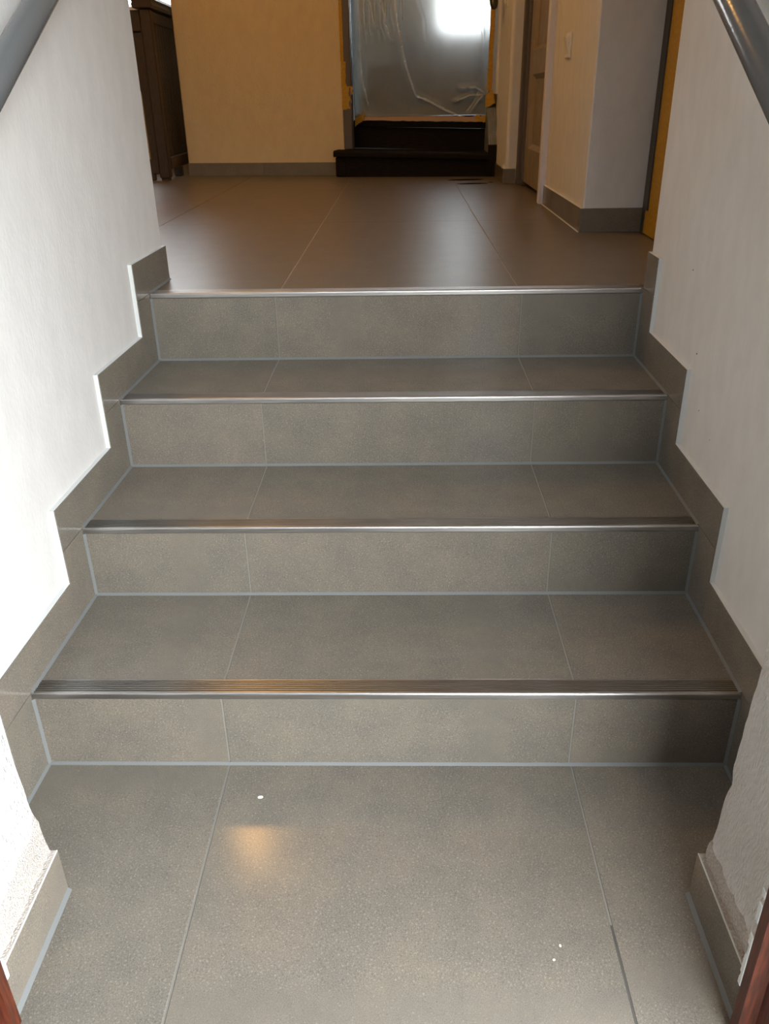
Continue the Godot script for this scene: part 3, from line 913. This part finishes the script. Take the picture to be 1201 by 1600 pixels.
# ---------------------------------------------------------------- right side of the hall
func hall_right() -> void:
	# stub wall between stair and door: rounded arris
	var arc := []
	for k in 7:
		var a := PI / 2 * k / 6.0
		arc.append(Vector2(0.549 + 0.018 - 0.018 * sin(a), -3.53 - 0.018 + 0.018 * cos(a)))
	var stub := [Vector2(0.83, -3.53)] + arc + [Vector2(0.546, -4.02), Vector2(0.83, -4.02)]
	wall("wall_stub", yprism(stub, HY, 3.05), M.plaster, "narrow rounded white wall end between the covered stair and the taupe door")
	var jb := start()
	add_box(jb, Vector3(0.554, HY, -4.32), Vector3(0.83, HY + 0.42, -4.0205))
	add_box(jb, Vector3(0.534, HY + 0.421, -4.32), Vector3(0.83, 3.05, -4.0205), 0.004)
	wall("wall_jamb", done(jb), M.plaster, "white plaster jamb right of the plastic sheet")
	var bs := base("baseboard_stub", "taupe tile skirting round the narrow wall end beside the taupe door", "skirting", Vector3.ZERO, 0.0, "structure")
	put("skirting_tile", box(Vector3(0.540, HY + 0.0005, -3.531), Vector3(0.601, HY + 0.074, -3.519), 0.0008), M.tile0, bs)
	put("skirting_tile", yprism([Vector2(0.538, -3.5315), Vector2(0.5488, -3.5315), Vector2(0.5465, -3.93), Vector2(0.5358, -3.93)], HY + 0.0005, HY + 0.074, 0.0008), M.tile3, bs)
	var wedge := start()
	add_hexa(wedge, [Vector3(0.536, HY + 0.0742, -3.60), Vector3(0.560, HY + 0.0742, -3.60), Vector3(0.560, HY + 0.0742, -3.518), Vector3(0.5395, HY + 0.0742, -3.518),
		Vector3(0.548, HY + 0.094, -3.60), Vector3(0.552, HY + 0.094, -3.60), Vector3(0.557, HY + 0.0755, -3.52), Vector3(0.551, HY + 0.0755, -3.52)])
	put("lit_skirting_top", done(wedge), M.caulk, bs)  # broken top of the skirting end, its lit look painted as white
	# door wall: plane x = 0.615
	var x := 0.615
	wall("wall_hall_right", box(Vector3(x, HY, -2.52), Vector3(0.83, 3.05, -1.811), 0.004), M.plaster, "white wall with the light switch, right of the taupe door")
	wall("wall_door_side", box(Vector3(0.68, HY, -3.53), Vector3(0.83, 3.05, -2.521)), M.plaster, "wall behind the taupe door")
	wall("wall_niche", box(Vector3(0.8305, HY, -4.02), Vector3(1.05, 3.05, -0.906)), M.plaster, "wall carrying the taped door frame at the end of the niche")
	var d := base("door_2", "taupe panelled door in a dark frame on the right of the hall", "door", Vector3(x, HY, 0), 0.0, "structure")
	# frame post, two steps
	put("frame_post", box(Vector3(-0.012, 0.001, -3.518), Vector3(0.064, 2.1, -3.462), 0.004), M.frame_paint, d)
	put("frame_post", box(Vector3(0.002, 0.001, -3.461), Vector3(0.064, 2.1, -3.395), 0.004), M.frame_paint, d)
	put("casing", box(Vector3(-0.027, 0.001, -2.655), Vector3(0.064, 2.1, -2.612), 0.002), M.white_trim, d)
	put("casing_back", box(Vector3(0.0, 0.001, -2.6115), Vector3(0.064, 2.4, -2.5205)), M.plaster, d)
	put("frame_head", box(Vector3(-0.012, 2.02, -3.394), Vector3(0.064, 2.1, -2.651), 0.004), M.frame_paint, d)
	put("over_panel", box(Vector3(0.0, 2.101, -3.529), Vector3(0.064, 2.4, -2.612)), M.plaster, d)
	# leaf: stiles, rails and sunk panels with mouldings
	var lf := put("leaf", box(Vector3(0.030, 0.022, -3.393), Vector3(0.050, 2.015, -2.652)), M.door_paint, d)
	var z0 := -3.393
	var z1 := -2.652
	put("stile", box(Vector3(0.012, 0.022, z0), Vector3(0.030, 2.015, z0 + 0.105), 0.002), M.door_paint, lf)
	put("stile", box(Vector3(0.012, 0.022, z1 - 0.085), Vector3(0.030, 2.015, z1), 0.002), M.door_paint, lf)
	var rails := [[0.022, 0.185], [0.50, 0.60], [1.30, 1.40], [1.90, 2.015]]
	for r in rails:
		put("rail", box(Vector3(0.012, r[0], z0 + 0.105), Vector3(0.030, r[1], z1 - 0.085), 0.002), M.door_paint, lf)
	for r in [[0.185, 0.50], [0.60, 1.30], [1.40, 1.90]]:
		var za := z0 + 0.105
		var zb := z1 - 0.085
		var m := 0.018
		var pm := start()
		# sloped moulding round the panel
		var A := [Vector3(0.014, r[0], za), Vector3(0.014, r[1], za), Vector3(0.014, r[1], zb), Vector3(0.014, r[0], zb)]
		var B := [Vector3(0.029, r[0] + m, za + m), Vector3(0.029, r[1] - m, za + m), Vector3(0.029, r[1] - m, zb - m), Vector3(0.029, r[0] + m, zb - m)]
		for k in 4:
			quad(pm, A[k], A[(k + 1) % 4], B[(k + 1) % 4], B[k], Vector3.LEFT)
		put("moulding", done(pm), M.door_paint, lf)
	# skirting of the right wall and the niche
	var bb := base("baseboard_hall_right", "taupe tile skirting wrapping the white wall corner on the right of the hall", "skirting", Vector3.ZERO, 0.0, "structure")
	put("skirting_tile", box(Vector3(0.6045, HY + 0.0005, -2.60), Vector3(0.6148, HY + 0.076, -1.8008), 0.0008), M.tile1, bb)
	put("skirting_tile", box(Vector3(0.6052, HY + 0.0005, -1.8105), Vector3(0.8295, HY + 0.076, -1.8), 0.0008), M.tile2, bb)
	put("caulk_bead", box(Vector3(0.6005, HY + 0.0003, -2.62), Vector3(0.6045, HY + 0.004, -1.80), 0.0008), M.caulk, bb)
	put("caulk_bead", box(Vector3(0.6060, HY + 0.076, -2.60), Vector3(0.6148, HY + 0.0775, -1.803), 0.0004), M.caulk, bb)
	# taped frame
	var f := base("door_3", "dark door frame covered with yellow masking tape, beside the right wall end", "door frame", Vector3(0.8305, HY, 0), 0.0, "structure")
	put("frame_post", box(Vector3(-0.014, 0.001, -1.7995), Vector3(-0.0005, 2.05, -1.50), 0.003), M.dark_frame, f)
	put("frame_lip", box(Vector3(-0.022, 0.001, -1.7995), Vector3(-0.0145, 2.05, -1.745), 0.002), M.dark_frame, f)
	var tp := start()
	ragged(tp, Vector3(-0.0165, 0.055, -1.744), Vector3(-0.0165, 2.0, -1.744), Vector3(0, 0, 0.18), 60, 0.0015, 21)
	ragged(tp, Vector3(-0.0235, 0.004, -1.758), Vector3(-0.0235, 0.075, -1.746), Vector3(-0.004, 0, 0.19), 6, 0.004, 22)
	put("masking_tape", done(tp), M.tape, f).set_meta("label", "yellow masking tape")
	# light switch
	var sw := base("light_switch", "cream rocker light switch on the white wall beside the taupe door", "light switch", Vector3(x, HY + 0.572, -2.285))
	put("plate", box(Vector3(-0.009, -0.041, -0.041), Vector3(0, 0.041, 0.041), 0.003), M.switch_plastic, sw)
	var rk := start()
	add_prism(rk, [Vector2(-0.0085, -0.028), Vector2(-0.0085, 0.028), Vector2(-0.024, 0.027), Vector2(-0.0095, -0.028)], -0.027, 0.027, Vector3.RIGHT, Vector3.UP, Vector3.BACK, 0.001)
	put("rocker", done(rk), M.switch_plastic, sw)

# ---------------------------------------------------------------- dark wooden balustrade at the left
func balustrade() -> void:
	var P := Vector3(-1.375, HY, -4.06)
	var o := base("stair_balustrade", "dark brown wooden balustrade with upright slats at the left of the hall", "balustrade", P, 0.02)
	put("corner_post", box(Vector3(-0.030, 0.012, -0.03), Vector3(0.030, 0.862, 0.03), 0.006), M.dark_wood, o)
	put("foot", box(Vector3(-0.024, 0.0, -0.024), Vector3(0.024, 0.0125, 0.024), 0.003), M.dark_wood, o)
	# the section that faces the hall
	put("top_rail", box(Vector3(-0.95, 0.755, -0.018), Vector3(-0.0305, 0.858, 0.022), 0.005), M.dark_wood, o)
	put("bottom_rail", box(Vector3(-0.95, 0.035, -0.016), Vector3(-0.0305, 0.115, 0.018), 0.004), M.dark_wood, o)
	put("foot", box(Vector3(-0.12, 0.0, -0.014), Vector3(-0.06, 0.0355, 0.014), 0.003), M.dark_wood, o)
	# shaped boards between the rails
	for k in 4:
		var c := -0.095 - 0.24 * k
		var pr := [Vector2(c + 0.064, 0.1155), Vector2(c + 0.064, 0.7545), Vector2(c - 0.060, 0.7545), Vector2(c - 0.058, 0.64), Vector2(c - 0.050, 0.58), Vector2(c - 0.026, 0.52), Vector2(c + 0.010, 0.485), Vector2(c + 0.017, 0.45), Vector2(c + 0.020, 0.1155)]
		put("shaped_board", zprism(pr, -0.010, 0.010, 0.002), M.dark_wood, o)
	# the section that runs back, with narrow upright slats
	put("top_rail", box(Vector3(-0.020, 0.80, -0.62), Vector3(0.020, 0.858, -0.0305), 0.004), M.dark_wood, o)
	put("bottom_rail", box(Vector3(-0.018, 0.058, -0.62), Vector3(0.034, 0.122, -0.0305), 0.004), M.dark_wood, o)
	for k in 9:
		var z := -0.085 - 0.060 * k
		put("slat", box(Vector3(-0.012, 0.1225, z - 0.026), Vector3(0.012, 0.7995, z + 0.026), 0.003), M.dark_wood, o)
	put("foot", box(Vector3(-0.016, 0.0, -0.33), Vector3(0.030, 0.0575, -0.28), 0.004), M.dark_wood, o)
	# moulded handrail cap on both
	var prof := [Vector2(-0.045, 0.864), Vector2(0.045, 0.864), Vector2(0.052, 0.878), Vector2(0.047, 0.893), Vector2(0.053, 0.905), Vector2(0.040, 0.922), Vector2(-0.040, 0.922), Vector2(-0.053, 0.905), Vector2(-0.047, 0.893), Vector2(-0.052, 0.878)]
	var wide := []
	for p: Vector2 in prof: wide.append(Vector2(p.x - (0.012 if p.x < 0 else 0.004), p.y))
	put("handrail_cap", zprism(wide, -0.62, 0.05, 0.004), M.dark_wood, o)
	# the part of the hall behind it
	var st := start()
	for r in [[-3.4, -0.56, 0.0, 1.60], [-3.4, -2.35, 1.60, 2.5], [-1.30, -0.56, 1.60, 2.5], [-3.4, -0.56, 2.5, 3.05]]:
		add_box(st, Vector3(r[0], r[2], -5.60), Vector3(r[1], r[3], -5.40))
	wall("wall_landing_back", done(st), M.hall_plaster, "pale wall with a window behind the dark balustrade")
	window_unit("window_1", Vector3(-2.35, 1.60, -5.52), 1.05, 0.90, "bright window above the dark balustrade")
	# ceiling lamp that lights the hall
	var lamp := base("ceiling_lamp", "warm glass dome lamp on the hall ceiling", "ceiling lamp", Vector3(-0.95, 3.05, -2.44))
	var dome := SphereMesh.new()
	dome.radius = 0.13
	dome.height = 0.17
	var db := put("glass_dome", dome, M.lamp_glow, lamp)
	db.position = Vector3(0, -0.11, 0)
	put("rim", tube([Vector3(0, -0.03, 0), Vector3(0, -0.0005, 0)], 0.14, 28), M.brass, lamp)
	var li := OmniLight3D.new()
	li.name = "lamp_light"
	li.light_color = Color(1.0, 0.75, 0.43)
	li.light_energy = 1.85
	li.light_size = 0.12
	li.omni_range = 12.0
	li.omni_attenuation = 2.0
	li.shadow_enabled = true
	li.position = Vector3(0, -0.11, 0)
	lamp.add_child(li)

func handrails() -> void:
	for side: int in [-1, 1]:
		var who := "left" if side < 0 else "right"
		var at := Vector3(-0.57, 1.13, -0.3) if side < 0 else Vector3(0.52, 1.137, -0.3)
		var sl := 0.53 if side < 0 else 0.555
		var d := Vector3(0, sl, -1)
		var o := base("handrail", "grey painted tube handrail along the %s wall of the steps" % who, "handrail", at, 0.0, "", "grey handrails beside the steps")
		put("rail", tube([d * -0.46, d * -0.45, d * 0.70, d * 0.71], [0.017, 0.0225, 0.0225, 0.017] if side < 0 else [0.020, 0.025, 0.025, 0.020], 28), M.rail_paint, o)
		for s: float in [-0.38, 0.60]:
			var q: Vector3 = d * s
			var wx := (xl(at.z + q.z) - 0.011 if side < 0 else xr(at.z + q.z) + 0.011) - at.x
			put("bracket", tube([q + Vector3(0, -0.02, 0), q + Vector3(0, -0.06, 0), Vector3(wx * 0.5, q.y - 0.075, q.z), Vector3(wx, q.y - 0.075, q.z)], 0.006, 10), M.rail_paint, o)
			put("rose", tube([Vector3(wx - side * 0.005, q.y - 0.075, q.z), Vector3(wx, q.y - 0.075, q.z)], 0.026, 18), M.rail_paint, o)

func blob(cx: float, cz: float, y: float, rx: float, rz: float, h: float, sd: int) -> ArrayMesh:
	var r := RandomNumberGenerator.new()
	r.seed = sd
	var poly := []
	for k in 24:
		var a := TAU * k / 24
		var q := 1.0 + 0.14 * sin(a * 2 + sd) + r.randf_range(-0.06, 0.06)
		poly.append(Vector2(cos(a) * rx * q, sin(a) * rz * q))
	var st := start()
	add_prism(st, poly, 0.0, h, Vector3.RIGHT, Vector3.BACK, Vector3.UP, h * 0.4)
	return done(st)

func small_things() -> void:
	var spots := [[0.385, -3.575, 0.078, 0.030, "oval damp spot with painted dark reflection on the hall tiles, away from the stair foot"], [0.365, -3.80, 0.105, 0.035, "long damp spot with painted dark reflection close against the foot of the covered stair"], [0.487, -3.63, 0.018, 0.012, "tiny damp spot with painted dark reflection on the hall tiles beside the narrow wall end"]]
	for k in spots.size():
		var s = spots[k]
		var o := put("damp_reflection", blob(0, 0, 0, s[2], s[3], 0.0008, 3 + k), M.scuff_and_reflection)  # dim reflection in the wet spots, painted as dark matte colour
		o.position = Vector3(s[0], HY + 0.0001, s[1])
		tag(o, s[4], "painted_reflection", "dark spots before the covered stair")
	var crumbs := [[-0.234, 0.080, 0.0042, "white plaster crumb on the landing tile near the first step"], [0.227, 0.348, 0.0022, "tiny pale crumb on the landing, upper one of a close pair"], [0.215, 0.369, 0.0020, "tiny pale crumb on the landing, lower one of a close pair"]]
	for k in crumbs.size():
		var c = crumbs[k]
		var o := put("plaster_crumb", blob(0, 0, 0, c[2], c[2] * 0.8, c[2] * 0.8, 40 + k), M.paper)
		o.position = Vector3(c[0], 0.0001, c[1])
		o.rotation.y = k * 1.3
		tag(o, c[3], "crumb", "plaster crumbs on the landing")
